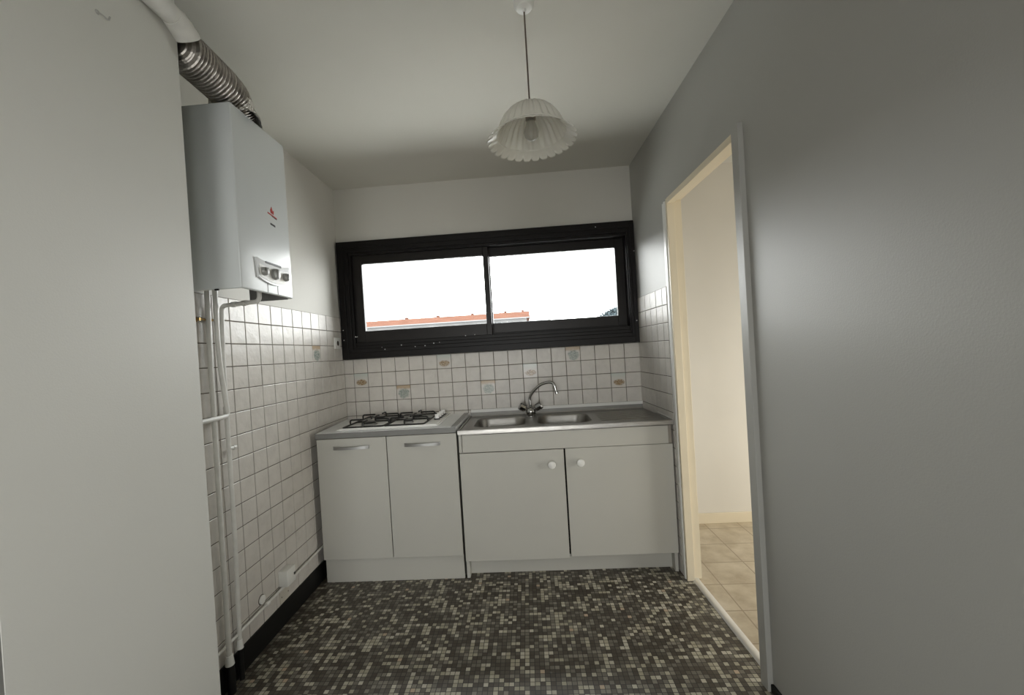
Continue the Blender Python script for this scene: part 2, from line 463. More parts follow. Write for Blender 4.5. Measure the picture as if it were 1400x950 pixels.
# door frame
dr = sempty('door_1', rw(0, -.96, 0)); dr['label'] = 'cream painted door frame of the open doorway, no door leaf'; dr['category'] = 'door frame'
b = B()
box(b, -.006, .034, -.608, DY0+.008, 0, DZ+.012, .002, f=rw); box(b, .034, .078, -.59, -.606, .002, DZ+.02, .002, f=rw)
obj('jamb', b, CREAM, dr)
b = B()
box(b, -.006, .034, DY1, DY1-.02, 0, DZ+.012, .002, f=rw); box(b, .034, .078, DY1-.01, DY1-.022, .002, DZ+.02, .002, f=rw)
obj('jamb', b, CREAM, dr)
b = B()
box(b, -.006, .034, DY0+.008, DY1-.0, DZ-.016, DZ+.014, .002, f=rw); box(b, .034, .078, -.606, DY1-.01, DZ+.004, DZ+.02, .002, f=rw)
obj('header', b, CREAM, dr)

# ------------------------------------------------------------------ window
win = sempty('window_1', (1.04, 0, 1.30)); win['label'] = 'wide dark brown two-pane sliding window above the splashback'; win['category'] = 'window'
def ringbox(b, x0, x1, z0, z1, l, r, bo, t, y0, y1, bev=.003):
    box(b, x0, x0+l, y0, y1, z0, z1, bev); box(b, x1-r, x1, y0, y1, z0, z1, bev)
    box(b, x0+l-.001, x1-r+.001, y0, y1, z0, z0+bo, bev); box(b, x0+l-.001, x1-r+.001, y0, y1, z1-t, z1, bev)
b = B()
ringbox(b, .012, 2.074, 1.302, 2.128, .045, .028, .045, .045, -.036, -.0005)
ringbox(b, .05, 2.05, 1.343, 2.087, .035, .022, .03, .035, -.028, .02)
ringbox(b, .08, 2.032, 1.37, 2.055, .022, .012, .025, .022, -.016, .10)
obj('casing', b, DARKWOOD, win)
b = B(); box(b, .10, 2.022, -.006, .012, 1.385, 1.418, .003); box(b, .10, 2.022, .05, .06, 1.385, 1.43, .002)
obj('track', b, DARKWOOD, win)
b = B(); ringbox(b, .098, 1.074, 1.414, 2.045, .070, .038, .084, .07, .0125, .046)
s1 = obj('sash', b, SASHWOOD, win)
b = B(); box(b, .165, 1.04, .027, .031, 1.49, 1.98)
obj('pane', b, GLASS, s1)
b = B(); ringbox(b, 1.036, 2.024, 1.414, 2.045, .045, .063, .085, .07, .062, .096)
s2 = obj('sash', b, SASHWOOD, win)
b = B(); box(b, 1.07, 1.97, .077, .081, 1.49, 1.98)
obj('pane', b, GLASS, s2)
b = B()
for x, z in ((.29, 1.375), (.315, 1.36), (.43, 1.383), (.53, 1.366), (.60, 1.368), (.66, 1.382), (.70, 1.386), (.885, 1.421), (.95, 1.424), (.03, 1.44), (.028, 1.51), (.105, 1.46), (.117, 1.46), (2.06, 1.45), (2.068, 1.92), (1.82, 2.10)):
    y = -.0365 if (x < .045 or x > 2.04 or z > 2.08 or z < 1.345) else (-.0285 if z < 1.373 else -.0165)
    if 1.39 < z < 1.43 and .1 < x < 2: y = -.0065
    s = random.uniform(.002, .0036)
    box(b, x-s, x+s, y-.001, y+.002, z-s*.8, z+s*.8, .0008)
obj('paint_specks', b, SPECK, win)

# ------------------------------------------------------------------ hob unit
HX0, HX1 = .052, .872
SX0, SX1 = .884, 2.084
HT, ST = .880, .861      # worktop / sink top heights
u = thing('base_cabinet', (.46, YF/2, 0), 'white two-door base cabinet with bar handles under the hob', 'cabinet')
b = B(); box(b, HX0+.004, HX1-.004, YF+.022, -.01, .0, .846); obj('carcass', b, CAB, u)
b = B(); box(b, HX0+.002, HX1-.001, YF+.018, YF+.03, 0, .137, .001); obj('plinth', b, CAB, u)
b = B(); box(b, HX0+.455-.05, HX0+.46-.042, YF+.0195, YF+.0225, .14, .845); obj('shadow_gap', b, CABIN, u)
for x0, x1, hx in ((HX0, .462, (.152, .362)), (.467, HX1, (.570, .778))):
    b = B(); box(b, x0, x1, YF, YF+.018, .141, .845, .0015); d = obj('door', b, CAB, u)
    b = B()
    n = 14; zc = .792
    top, bot = [], []
    for i in range(n+1):
        t = i/n; x = hx[0]+(hx[1]-hx[0])*t; bow = math.sin(PI*t)
        hgt = .010 - .0025*bow
        yo = YF-.006-.022*bow**.6
        top.append((x, yo, zc+hgt)); bot.append((x, yo, zc-hgt))
    rings = []
    for (x, y, zt), (_, _, zbm) in zip(top, bot):
        q = [Vector((x, y, zbm)), Vector((x, y, zt)), Vector((x, y+.005, zt)), Vector((x, y+.005, zbm))]
        rings.append([b.verts.new(v) for v in q])
    for r0, r1 in zip(rings, rings[1:]): skin(b, r0, r1)
    b.faces.new(rings[0]); b.faces.new(rings[-1][::-1])
    for x in (hx[0]+.004, hx[1]-.004): box(b, x-.004, x+.004, YF-.008, YF+.001, zc-.009, zc+.009, .001)
    obj('handle', b, SILVER, d, smooth=True)
# worktop
w = thing('worktop', (.46, YF/2, .848), 'grey laminate worktop with darker edge under the hob', 'worktop')
b = B()
poly(b, [(.003, -.005, .850), (.046, YF-.001, .850), (HX1-.001, YF-.001, .850), (HX1+.003, -.005, .850)], (0, 0, HT-.850))
obj('top', b, CTOP, w)
b = B(); box(b, .046, HX1, YF-.003, YF+.0, .849, HT-.0005, .0008); obj('edge_band', b, CEDGE, w)
b = B(); box(b, HX1-.03, HX1+.003, YF-.002, -.006, HT-.0003, HT+.0006); obj('joint_strip', b, SILVER, w)

# hob
hb = thing('gas_hob', (.45, -.27, HT), 'white four-burner gas hob with black pan grates set in the worktop', 'hob')
PL = (.143, .757, -.478, -.03)
b = B()
box(b, PL[0], PL[1], PL[2], PL[3], HT, HT+.007, .003); box(b, PL[0]+.012, PL[1]-.012, PL[2]+.012, PL[3]-.012, HT+.004, HT+.011, .003)
obj('hob_plate', b, ENAMELW, hb, smooth=True)
burn = [(.30, -.36, .050), (.30, -.15, .036), (.55, -.36, .030), (.55, -.15, .040)]
for x, y, r in burn:
    b = B(); lathe(b, (x, y, HT+.010), [(r, 0), (r, .007), (r*.9, .012)], 28); o = obj('burner', b, SILVER, hb, smooth=True)
    b = B(); lathe(b, (x, y, HT+.022), [(r*.86, 0), (r*.88, .004), (r*.8, .007), (0.001, .008)], 28); obj('burner_cap', b, ENAMELK, o, smooth=True)
def grate(x0, x1):
    b = B(); r = .0054; zt = HT+.014; zu = HT+.043
    y0, y1 = PL[2]+.022, PL[3]-.02
    fr = bend([(x0, y0, zt), (x1, y0, zt), (x1, y1, zt), (x0, y1, zt), (x0, y0, zt)], .02, 4)
    tube(b, fr, r, 8, cap=True)
    ym = (y0+y1)/2; xm = (x0+x1)/2
    tube(b, [(x0, ym, zt), (x1, ym, zt)], r, 8)
    for yc in ((y0+ym)/2, (y1+ym)/2):
        # four raised fingers pointing at the burner
        tube(b, bend([(x0, yc, zt), (x0, yc, zu), (x0+.085, yc, zu)], .012, 4), r, 8)
        tube(b, bend([(x1, yc, zt), (x1, yc, zu), (x1-.085, yc, zu)], .012, 4), r, 8)
        lo = y0 if yc < ym else ym; hi = ym if yc < ym else y1
        tube(b, bend([(xm, lo, zt), (xm, lo, zu), (xm, lo+.065, zu)], .012, 4), r, 8)
        tube(b, bend([(xm, hi, zt), (xm, hi, zu), (xm, hi-.065, zu)], .012, 4), r, 8)
    for x in (x0, x1):
        for y in (y0+.03, y1-.03): tube(b, [(x, y, HT+.010), (x, y, zt)], .004, 8)
    obj('pan_grate', b, ENAMELK, hb, smooth=True)
grate(.178, .422); grate(.434, .668)
for k, y in enumerate((-.29, -.225, -.16, -.095)):
    b = B(); lathe(b, (.712, y, HT+.0112), [(.020, 0), (.020, .007)], 20); o = obj('knob_base', b, ENAMELK, hb, smooth=True)
    b = B(); lathe(b, (.712, y, HT+.0155), [(.015, .002), (.014, .018), (.012, .020), (.001, .0205)], 20); box(b, .699, .725, y-.003, y+.003, HT+.030, HT+.044, .0015)
    obj('knob', b, ENAMELW, o, smooth=True)

# ------------------------------------------------------------------ sink unit
s = thing('base_cabinet', (1.48, YF/2, 0), 'wider white two-door base cabinet with round knobs under the sink', 'cabinet')
b = B()
box(b, SX0, SX0+.018, YF+.02, -.01, .0, .832); box(b, SX1-.018, SX1, YF+.02, -.01, .0, .832)
box(b, SX0+.018, SX1-.018, YF+.03, -.01, .10, .118); box(b, SX0+.018, SX1-.018, -.03, -.01, .0, .832)
box(b, SX0+.018, SX1-.018, YF+.022, YF+.04, .70, .83)
obj('carcass', b, CAB, s)
b = B(); box(b, SX0+.018, SX1-.018, YF+.07, YF+.085, 0, .105, .001); obj('plinth', b, CAB, s)
b = B(); box(b, SX0+.02, SX1-.022, YF+.001, YF+.02, .7285, .8295, .0015); obj('fascia_panel', b, CAB, s)
b = B(); box(b, SX0, SX0+.017, YF+.004, YF+.02, .7285, .83, .001); obj('filler_strip', b, CAB, s)
b = B(); box(b, SX1-.021, SX1-.002, YF+.006, YF+.02, .7285, .83, .001); obj('filler_strip', b, simple('aged_filler', (.26, .235, .20), .6), s)
b = B(); box(b, SX0+.019, SX1-.019, YF+.0195, YF+.0215, .12, .727); obj('shadow_gap', b, CABIN, s)
for x0, x1, z0, z1, kx, kz in ((SX0+.001, 1.4775, .105, .7245, 1.406, .643), (1.4870, SX1-.001, .113, .7265, 1.567, .648)):
    b = B(); box(b, x0, x1, YF, YF+.018, z0, z1, .0015); d = obj('door', b, CAB, s)
    b = B(); lathe(b, (kx, YF, kz), [(.010, 0), (.010, -.012), (.020, -.017), (.0225, -.024), (.020, -.030), (.010, -.033), (.001, -.034)], 28, 'y')
    obj('knob', b, WHITEP, d, smooth=True)

# stainless sink top
sk = thing('sink', (1.48, YF/2, ST), 'stainless steel double-bowl sink with drainer on the right', 'sink')
xa, xb_, ya, yb = SX0-.001, SX1+.008, YF-.012, -.008
basin_z = ST-.008
bowls = [(.955, 1.272, -.445, -.10), (1.345, 1.672, -.445, -.10)]
def rrect(x0, x1, y0, y1, r, n=6):
    pts = []
    for cx, cy, a0 in ((x1-r, y1-r, 0), (x0+r, y1-r, 90), (x0+r, y0+r, 180), (x1-r, y0+r, 270)):
        for k in range(n+1):
            a = math.radians(a0+90*k/n); pts.append((cx+r*math.cos(a), cy+r*math.sin(a)))
    return pts
b = B()
# deck as triangulated face with two holes
outer = [(xa+.012, ya+.014), (xb_-.012, ya+.014), (xb_-.012, yb-.012), (xa+.012, yb-.012)]
def loop(pts, z):
    vs = [b.verts.new((x, y, z)) for x, y in pts]
    es = [b.edges.new((vs[i], vs[(i+1) % len(vs)])) for i in range(len(vs))]
    return vs, es
ov, oe = loop(outer, basin_z); alle = list(oe); hl = []
for (x0, x1, y0, y1) in bowls:
    v, e = loop(rrect(x0, x1, y0, y1, .075, 7), basin_z); alle += e; hl.append(v)
bmesh.ops.triangle_fill(b, edges=alle, use_beauty=True)
for v, (x0, x1, y0, y1) in zip(hl, bowls):
    cx, cy = (x0+x1)/2, (y0+y1)/2; prev = v
    for dz, sc in ((-.004, .985), (-.012, .965), (-.08, .94), (-.135, .90), (-.150, .80), (-.153, .55), (-.155, .15)):
        nr = [b.verts.new((cx+(q.co.x-cx)*sc, cy+(q.co.y-cy)*sc, basin_z+dz)) for q in v]
        skin(b, prev, nr); prev = nr
    b.faces.new(prev)
# raised rim profile all round
rim = [(0.014, 0, .0), (.010, .004, .0), (.006, .0075, 0), (.0, .008, 0), (-.0, -.022, 0)]
def rloop(ins, z):
    return [b.verts.new((x, y, z)) for x, y in ((xa+ins, ya+ins), (xb_-ins, ya+ins), (xb_-ins, yb-ins), (xa+ins, yb-ins))]
prev = ov
for ins, z in ((.0095, ST-.001), (.006, ST), (.0015, ST-.0005), (.0, ST-.003), (.0, ST-.026), (.003, ST-.027)):
    nr = rloop(ins, z); skin(b, prev, nr); prev = nr
obj('sink_deck', b, STEEL, sk, smooth=True)
# drainer ribs
b = B()
for k in range(6):
    y = -.13-.058*k
    tube(b, [(1.72, y, basin_z-.0025), (1.76, y, basin_z-.0012), (2.0, y, basin_z-.0008), (2.04, y, basin_z-.0025)], .0052, 10)
obj('drainer_ribs', b, STEEL, sk, smooth=True)
b = B(); 
poly(b, [(xa+.004, -.004, ST-.002), (xa+.004, -.016, ST-.002), (xb_, -.016, ST-.002), (xb_, -.004, ST-.002)], (0, 0, .022)); obj('upstand', b, simple('dull_steel', (.22, .215, .20), .5, metal=.7), sk)
b = B()
poly(b, [(xa+.01, -.006, ST+.0205), (xa+.01, -.0175, ST+.0205), (xb_-.005, -.0175, ST+.0205), (xb_-.005, -.006, ST+.0205)], (0, 0, .020))
poly(b, [(2.075, -.006, ST+.012), (2.089, YF-.005, ST-.002), (2.0965, YF-.005, ST+.004), (2.083, -.006, ST+.03)], (0, 0, .008))
obj('sealant', b, WHITEP, sk)
for (x0, x1, y0, y1) in bowls:
    b = B(); lathe(b, ((x0+x1)/2, (y0+y1)/2, basin_z-.1545), [(.036, 0), (.034, .003), (.02, .001), (.001, .001)], 24); obj('drain', b, CHROME, sk, smooth=True)

# tap
TX, TY, TZ = 1.308, -.125, basin_z
tp = thing('mixer_tap', (TX, TY, TZ), 'chrome two-handle mixer tap with curved spout behind the sink bowls', 'tap')
b = B(); lathe(b, (TX, TY, TZ), [(.028, 0), (.028, .004), (.020, .010), (.017, .018)], 24)
bmesh.ops.create_uvsphere(b, u_segments=24, v_segments=14, radius=.034, matrix=Matrix.Translation((TX, TY-.006, TZ+.032)))
lathe(b, (TX, TY, TZ+.052), [(.014, 0), (.014, .014), (.0105, .018)], 20)
obj('body', b, CHROME, tp, smooth=True)
b = B()
sp = [(TX, TY, TZ+.066)]
ctrl = [Vector((TX, TY, TZ+.066)), Vector((TX+.002, TY-.004, TZ+.135)), Vector((TX+.06, TY-.03, TZ+.20)), Vector((TX+.115, TY-.05, TZ+.222)), Vector((TX+.155, TY-.065, TZ+.215)), Vector((TX+.170, TY-.072, TZ+.165))]
def crom(P, n=8):
    P = [P[0]*2-P[1]] + P + [P[-1]*2-P[-2]]; out = []
    for i in range(1, len(P)-2):
        for k in range(n):
            t = k/n; p0, p1, p2, p3 = P[i-1:i+3]
            out.append(.5*((2*p1)+(p2-p0)*t+(2*p0-5*p1+4*p2-p3)*t*t+(3*p1-p0-3*p2+p3)*t**3))
    out.append(P[-2]); return out
tube(b, crom(ctrl), .0098, 14)
e = ctrl[-1]; d = (ctrl[-1]-ctrl[-2]).normalized()
tube(b, [e-d*.004, e+d*.004, e+d*.018], [.0105, .0115, .0105], 14)
obj('spout', b, CHROME, tp, smooth=True)
for sgn in (-1, 1):
    b = B(); d = Vector((sgn*.78, -.12, .42)).normalized(); A = axes(d)
    p = Vector((TX, TY-.004, TZ+.036))
    lathe(b, p, [(.012, .024), (.013, .034), (.021, .038), (.025, .044), (.026, .078), (.022, .084), (.001, .085)], 10, A)
    obj('handle', b, CHROME, tp, smooth=False)

# ------------------------------------------------------------------ boiler
BX, BY0, BY1, BZ0, BZ1 = .32, -1.478, -1.158, 1.574, 2.226
bo = thing('gas_boiler', (BX/2, (BY0+BY1)/2, BZ0), 'tall white wall-hung gas boiler on the left wall', 'boiler')
b = B()
box(b, BX-.012, BX, BY0, BY1, BZ0, BZ1, .005, seg=3); box(b, .02, BX-.003, BY0, BY0+.012, BZ0, BZ1, .004)
box(b, .14, BX-.003, BY1-.012, BY1, BZ0, BZ1, .004); box(b, .02, BX-.003, BY0+.003, BY1-.003, BZ1-.012, BZ1, .004); box(b, .02, .145, BY1-.04, BY1, 1.66, BZ1-.002)
obj('casing', b, BOILER, bo, smooth=True)
b = B(); box(b, .02, BX-.014, BY0+.014, BY1-.014, 1.665, 1.70); obj('underside', b, BOILDK, bo)
b = B(); box(b, .141, BX-.014, BY1-.020, BY1-.0125, BZ0-.004, 1.665, .001); obj('chassis', b, BOILDK, bo)
# control panel with curved outline (y across, z up), on the front face x=BX
cy0, cy1 = -1.395, -1.195
def pan(yz, x0, x1, name, mat, par, sm=False):
    b = B(); poly(b, [(x0, y, z) for y, z in yz], (x1-x0, 0, 0)); return obj(name, b, mat, par, smooth=sm)
out = []
n = 16
for k in range(n+1):      # lower arc
    t = k/n; out.append((cy0+.004+(cy1-cy0-.008)*t, 1.627-.018*math.sin(PI*t)))
out += [(cy1, 1.66), (cy1+.002, 1.700)]
for k in range(n+1):
    t = 1-k/n; out.append((cy0-.003+(cy1-cy0+.006)*t, 1.700-.012*math.sin(PI*t)))
cp = pan(out, BX-.002, BX+.009, 'control_panel', BOILP, bo)
inn = [((y-(cy0+cy1)/2)*.90+(cy0+cy1)/2, (z-1.655)*.66+1.648) for y, z in out]
pan(inn, BX+.0085, BX+.0105, 'panel_inset', WHITEP, cp)
for y, r, w2 in ((-1.365, .016, 1), (-1.298, .022, .8), (-1.228, .016, 1)):
    b = B(); lathe(b, (BX+.010, y, 1.652), [(r, 0), (r*.95, .012), (r*.8, .014), (.001, .0145)], 24, 'x'); 
    box(b, BX+.022, BX+.030, y-.004, y+.004, 1.652-r*.8, 1.652+r*.8, .002)
    obj('knob', b, SILVER, cp, smooth=True)
b = B(); poly(b, [(BX+.009, -1.35, 1.694), (BX+.009, -1.25, 1.694), (BX+.009, -1.25, 1.685), (BX+.009, -1.35, 1.688)], (.002, 0, 0)); obj('display_slot', b, BLACKP, cp)
for yy in (-1.33, -1.265): 
    b = B(); box(b, BX-.001, BX+.0012, yy-.001, yy+.001, BZ0+.004, 1.628); obj('panel_seam', b, BOILDK, bo)
# maker's mark: small red flame above a red and dark stroke, and a short black badge
yc, zc = -1.272, 1.905
pan([(yc-.008, zc-.004), (yc+.010, zc-.006), (yc+.012, zc+.010), (yc+.004, zc+.006), (yc-.002, zc+.022), (yc-.010, zc+.008)], BX, BX+.0012, 'emblem', REDP, bo)
pan([(yc-.028, zc-.006), (yc+.030, zc-.014), (yc+.030, zc-.018), (yc-.028, zc-.011)], BX, BX+.0012, 'emblem', REDP, bo)
pan([(yc-.002, zc-.012), (yc+.030, zc-.0165), (yc+.030, zc-.021), (yc-.002, zc-.016)], BX, BX+.0011, 'emblem', BLACKP, bo)
pan([(yc-.014, 1.860), (yc+.016, 1.857), (yc+.016, 1.850), (yc-.014, 1.853)], BX, BX+.0012, 'badge', BLACKP, bo)
b = B(); box(b, BX-.10, BX-.085, BY0-.002, BY0+.004, BZ0-.004, BZ0+.002, .001); obj('latch', b, BLACKP, bo)

# flue: painted pipe on the pier, ribbed duct to the boiler, foil collar
fx, fz = PX+.0175+.031, 2.343
b = B(); r = .029
tube(b, [(fx+.008, -3.4, fz+.03), (fx, -1.69, fz), (fx, -1.665, fz-.003), (fx-.002, -1.655, fz-.008)], r, 24)
tube(b, [(fx, -1.705, fz-.002), (fx, -1.690, fz-.004), (fx-.004, -1.648, fz-.018), (fx-.005, -1.641, fz-.024)], [.030, .033, .035, .035], 24)
tag(obj('flue_pipe', b, PIPEP, smooth=True), 'off-white painted pipe running high along the wall pier', 'pipe')
du = thing('flexible_duct', (.24, -1.40, BZ1), 'ribbed aluminium flexible duct rising from the boiler top', 'duct')
b = B()
P0 = Vector((fx-.04, -1.645, fz-.04)); P3 = Vector((.250, -1.355, BZ1+.002))
ctrl = [P0, P0.lerp(P3, .35)+Vector((.012, .01, .022)), P0.lerp(P3, .7)+Vector((.020, .025, .034)), P3+Vector((.006, .0, .012))]
pl = crom(ctrl, 34); rr = []
for i in range(len(pl)):
    rr.append((.062 if i > 7 else .034+.004*i) + .0036*(1 if (i//2) % 2 else -1))
tube(b, pl, rr, 28)
obj('duct_body', b, DUCT, du, smooth=False)
b = B()
n = 40; rings = []
top = pl[-30]
for t, rad in ((0, .067), (.35, .072), (.7, .080), (1, .088)):
    c = top.lerp(Vector((P3.x, P3.y, BZ1+.001)), t); row = []
    for i in range(n):
        a = 2*PI*i/n; q = rad*random.uniform(.965, 1.045)
        if t == 1: q += .030*max(0, math.cos(a-math.radians(-22)))**14
        row.append(b.verts.new(c + Vector((math.cos(a)*q, math.sin(a)*q, random.uniform(-.003, .003) if t < 1 else 0))))
    rings.append(row)
for a, c in zip(rings, rings[1:]): skin(b, a, c)
obj('foil_collar', b, FOIL, du, smooth=False)

# ------------------------------------------------------------------ pipes on the left wall
def pipe(name, pts, r, label, rad=.025, mat=PIPEP, n=14):
    b = B(); tube(b, bend([lw(*p) for p in pts], rad), r, n); return tag(obj(name, b, mat, smooth=True), label, 'pipe')
p1 = thing('water_pipe', lw(.03, -1.303, .12), 'leftmost vertical white pipe below the boiler', 'pipe')
b = B(); tube(b, [lw(.032, -1.292, 1.664), lw(.032, -1.300, 1.3), lw(.032, -1.304, .14)], .0098, 14); obj('tube', b, PIPEP, p1, smooth=True)
b = B(); tube(b, [lw(.032, -1.304, .15), lw(.032, -1.304, .112)], [.013, .017], 14); obj('collar', b, WHITEP, p1, smooth=True)
b = B(); tube(b, [lw(.032, -1.304, .114), lw(.034, -1.305, .07), lw(.036, -1.306, .0)], [.014, .017, .015], 12); obj('rubber_sleeve', b, BLACK, p1, smooth=True)
b = B()
for y in (-1.335, -1.272): lathe(b, lw(.007, y, 1.492), [(.010, 0), (.010, .006), (.005, .010), (.005, .022)], 14, 'x')
tube(b, [lw(.026, -1.34, 1.492), lw(.026, -1.235, 1.492)], .004, 8)
obj('pipe_clip', b, BRASS, p1, smooth=True)
pipe('water_pipe', [(.034, -1.252, 1.664), (.034, -1.256, 1.42), (.034, -1.250, 1.30), (.034, -1.232, 1.15), (.036, -1.228, 1.098), (.040, -1.27, 1.096), (.040, -1.72, 1.096)], .0095, 'second vertical white pipe from the boiler, turning toward the camera halfway down', .03)
g = thing('gas_pipe', lw(.03, -1.22, .1), 'right-hand vertical white pipe with elbow feeding the boiler underside', 'pipe')
b = B(); tube(b, bend([lw(.026, -1.234, .14), lw(.026, -1.222, .6), lw(.026, -1.222, 1.12), lw(.030, -1.226, 1.34), lw(.034, -1.220, 1.555), lw(.24, -1.284, 1.553), lw(.243, -1.286, 1.664)], .024), .0088, 14); obj('tube', b, PIPEP, g, smooth=True)
b = B()
for t in (.35, .62):
    a = lw(.034, -1.220, 1.555).lerp(lw(.24, -1.284, 1.553), t); d = (lw(.24, -1.284, 1.553)-lw(.034, -1.22, 1.555)).normalized()
    b = B(); tube(b, [a-d*.012, a+d*.012], .0115, 12); obj('coupling', b, PIPEP, g, smooth=True)
b = B(); tube(b, [lw(.0265, -1.222, 1.10), lw(.0265, -1.222, 1.135)], .0115, 12); obj('coupling', b, PIPEP, g, smooth=True)
b = B(); tube(b, [lw(.028, -1.222, .959), lw(.028, -1.196, .957)], .0075, 12); tube(b, [lw(.028, -1.200, .957), lw(.028, -1.186, .957)], .0095, 12); obj('tee_stub', b, PIPEP, g, smooth=True)
b = B(); tube(b, [lw(.026, -1.234, .165), lw(.026, -1.234, .128)], [.0105, .0135], 14); obj('collar', b, WHITEP, g, smooth=True)
b = B(); tube(b, [lw(.026, -1.234, .13), lw(.028, -1.235, 0)], .0098, 12); obj('rubber_sleeve', b, BLACK, g, smooth=True)
pipe('heating_pipe', [(.022, -1.72, .168), (.022, -1.35, .184), (.022, -.30, .210), (.022, -.02, .214)], .0068, 'thin white pipe running low along the left wall above the skirting')

# electrical bits
so = thing('wall_socket', lw(.006, -.111, 1.38), 'white wall socket on the left tiles beside the window', 'socket')
b = B(); box(b, .005, .017, -.152, -.070, 1.381, 1.457, .003, f=lw); obj('cover_plate', b, WHITEP, so, smooth=True)
b = B(); lathe(b, lw(.0172, -.111, 1.419), [(.021, 0), (.021, .002), (.018, .002), (.017, -.001)], 24, 'x'); obj('socket_ring', b, WHITEP, so, smooth=True)
b = B(); lathe(b, lw(.0165, -.111, 1.419), [(.017, 0), (.017, .0015)], 24, 'x'); obj('socket_well', b, BRONZE, so)
b = B()
for y, z in ((-.118, 1.425), (-.104, 1.413)):
    b = B(); lathe(b, lw(.018, y, z), [(.003, 0), (.003, .001)], 10, 'x'); obj('pin_hole', b, BLACKP, so)
jb = thing('junction_box', lw(.006, -.85, .2), 'cream surface-mounted junction box low on the left wall', 'junction box')
b = B(); box(b, .005, .052, -.918, -.840, .198, .278, .006, f=lw); obj('box', b, WHITEP, jb, smooth=True)
b = B(); box(b, .0515, .0535, -.860, -.847, .231, .243, .0005, f=lw); obj('cable_entry', b, BLACKP, jb)
cv = thing('cover_plate', lw(.006, -.85, .12), 'flat square blanking plate under the cream junction box', 'plate')
b = B(); box(b, .005, .011, -.918, -.840, .113, .177, .002, f=lw); obj('plate', b, simple('aged_plate', (.55, .52, .45), .4), cv)
for y in (-.907, -.851):
    b = B(); lathe(b, lw(.011, y, .145), [(.003, 0), (.0025, .0015)], 10, 'x'); obj('screw', b, BRONZE, cv)
ck = thing('pipe_clip', lw(.006, -1.05, .2), 'round clip holding the low thin pipe to the left wall', 'clip')
b = B(); lathe(b, lw(.005, -1.052, .222), [(.020, 0), (.020, .008), (.012, .012), (.001, .0125)], 22, 'x'); obj('rosette', b, WHITEP, ck, smooth=True)
b = B(); lathe(b, lw(.004, -1.052, .222), [(.0225, 0), (.0225, .004), (.021, .004)], 22, 'x'); obj('ring', b, BRONZE, ck, smooth=True)
b = B(); tube(b, [lw(.022, -1.045, .1915), lw(.022, -1.025, .192)], .0095, 12); obj('strap', b, WHITEP, ck, smooth=True)

# hook high on the pier
hk = thing('wall_hook', (PX+.02015, -1.90, 2.19), 'tiny painted hook high on the left wall pier', 'hook')
b = B(); x = PX+SL*1.9
lathe(b, (x, -1.90, 2.196), [(.006, 0), (.004, .003)], 10, 'x')
tube(b, bend([(x, -1.90, 2.196), (x+.012, -1.90, 2.188), (x+.014, -1.886, 2.184), (x+.010, -1.878, 2.20)], .006), .0022, 8)
obj('hook', b, PAINTR, hk, smooth=True)

# ------------------------------------------------------------------ pendant lamp
LX, LY = 1.364, -1.433
RZ = 2.022
pn = thing('pendant_lamp', (LX, LY, RZ-.01), 'white scalloped glass pendant lamp hanging from the ceiling', 'lamp')
b = B(); lathe(b, (LX, LY, H), [(.036, 0), (.035, -.022), (.027, -.034), (.008, -.038), (.006, -.046)], 28); obj('ceiling_rose', b, WHITEP, pn, smooth=True)
b = B(); tube(b, [(LX, LY, H-.04), (LX, LY, RZ+.13)], .0028, 8); obj('cord', b, simple('brown_flex', (.10, .075, .055), .6), pn)
b = B(); NS = 28; M = NS*10
prof = []
HS = .138
pts = [(.014, .140), (.022, .137), (.034, .131), (.050, .123), (.066, .113), (.080, .101), (.092, .087), (.101, .072), (.108, .057), (.114, .045), (.118, .038), (.121, .035), (.121, .031)]
for k, (r, z) in enumerate(pts): prof.append((r, z, 0, .0042*math.sin(PI*min(1, (k+.3)/len(pts)*1.05))))
for k in range(1, 9):
    t = k/8; prof.append((.120+.030*t, .031-.019*t**1.1, t, .0018*(1-t)))
rings = []
for r, z, sc, rib in prof:
    vs = []
    for i in range(M):
        th = 2*PI*i/M; w_ = abs(math.sin(NS*th/2)); q = (1-(1-w_)**2)
        rad = r + rib*math.cos(NS*th) + sc**2*.016*(q-.6); zz = z - sc**2*.006*(q-.3)
        vs.append(b.verts.new((LX+rad*math.cos(th), LY+rad*math.sin(th), RZ-.012+zz)))
    rings.append(vs)
for a, c in zip(rings, rings[1:]): skin(b, a, c)
sh = obj('lamp_shade', b, OPAL, pn, smooth=True)
md = sh.modifiers.new('thick', 'SOLIDIFY'); md.thickness = .0025; md.offset = 0
b = B(); lathe(b, (LX, LY, RZ+.122), [(.018, 0), (.018, .006), (.009, .012), (.005, .016)], 24); obj('shade_cap', b, WHITEP, pn, smooth=True)
b = B(); lathe(b, (LX, LY, RZ+.115), [(.018, 0), (.018, -.045)], 20); obj('bulb_holder', b, simple('holder_brown', (.32, .27, .22), .4), pn, smooth=True)
b = B(); lathe(b, (LX, LY, RZ+.078), [(.013, 0), (.014, -.012), (.019, -.028), (.024, -.043), (.0255, -.052), (.023, -.066), (.014, -.076), (.001, -.080)], 28); obj('bulb', b, BULB, pn, smooth=True)

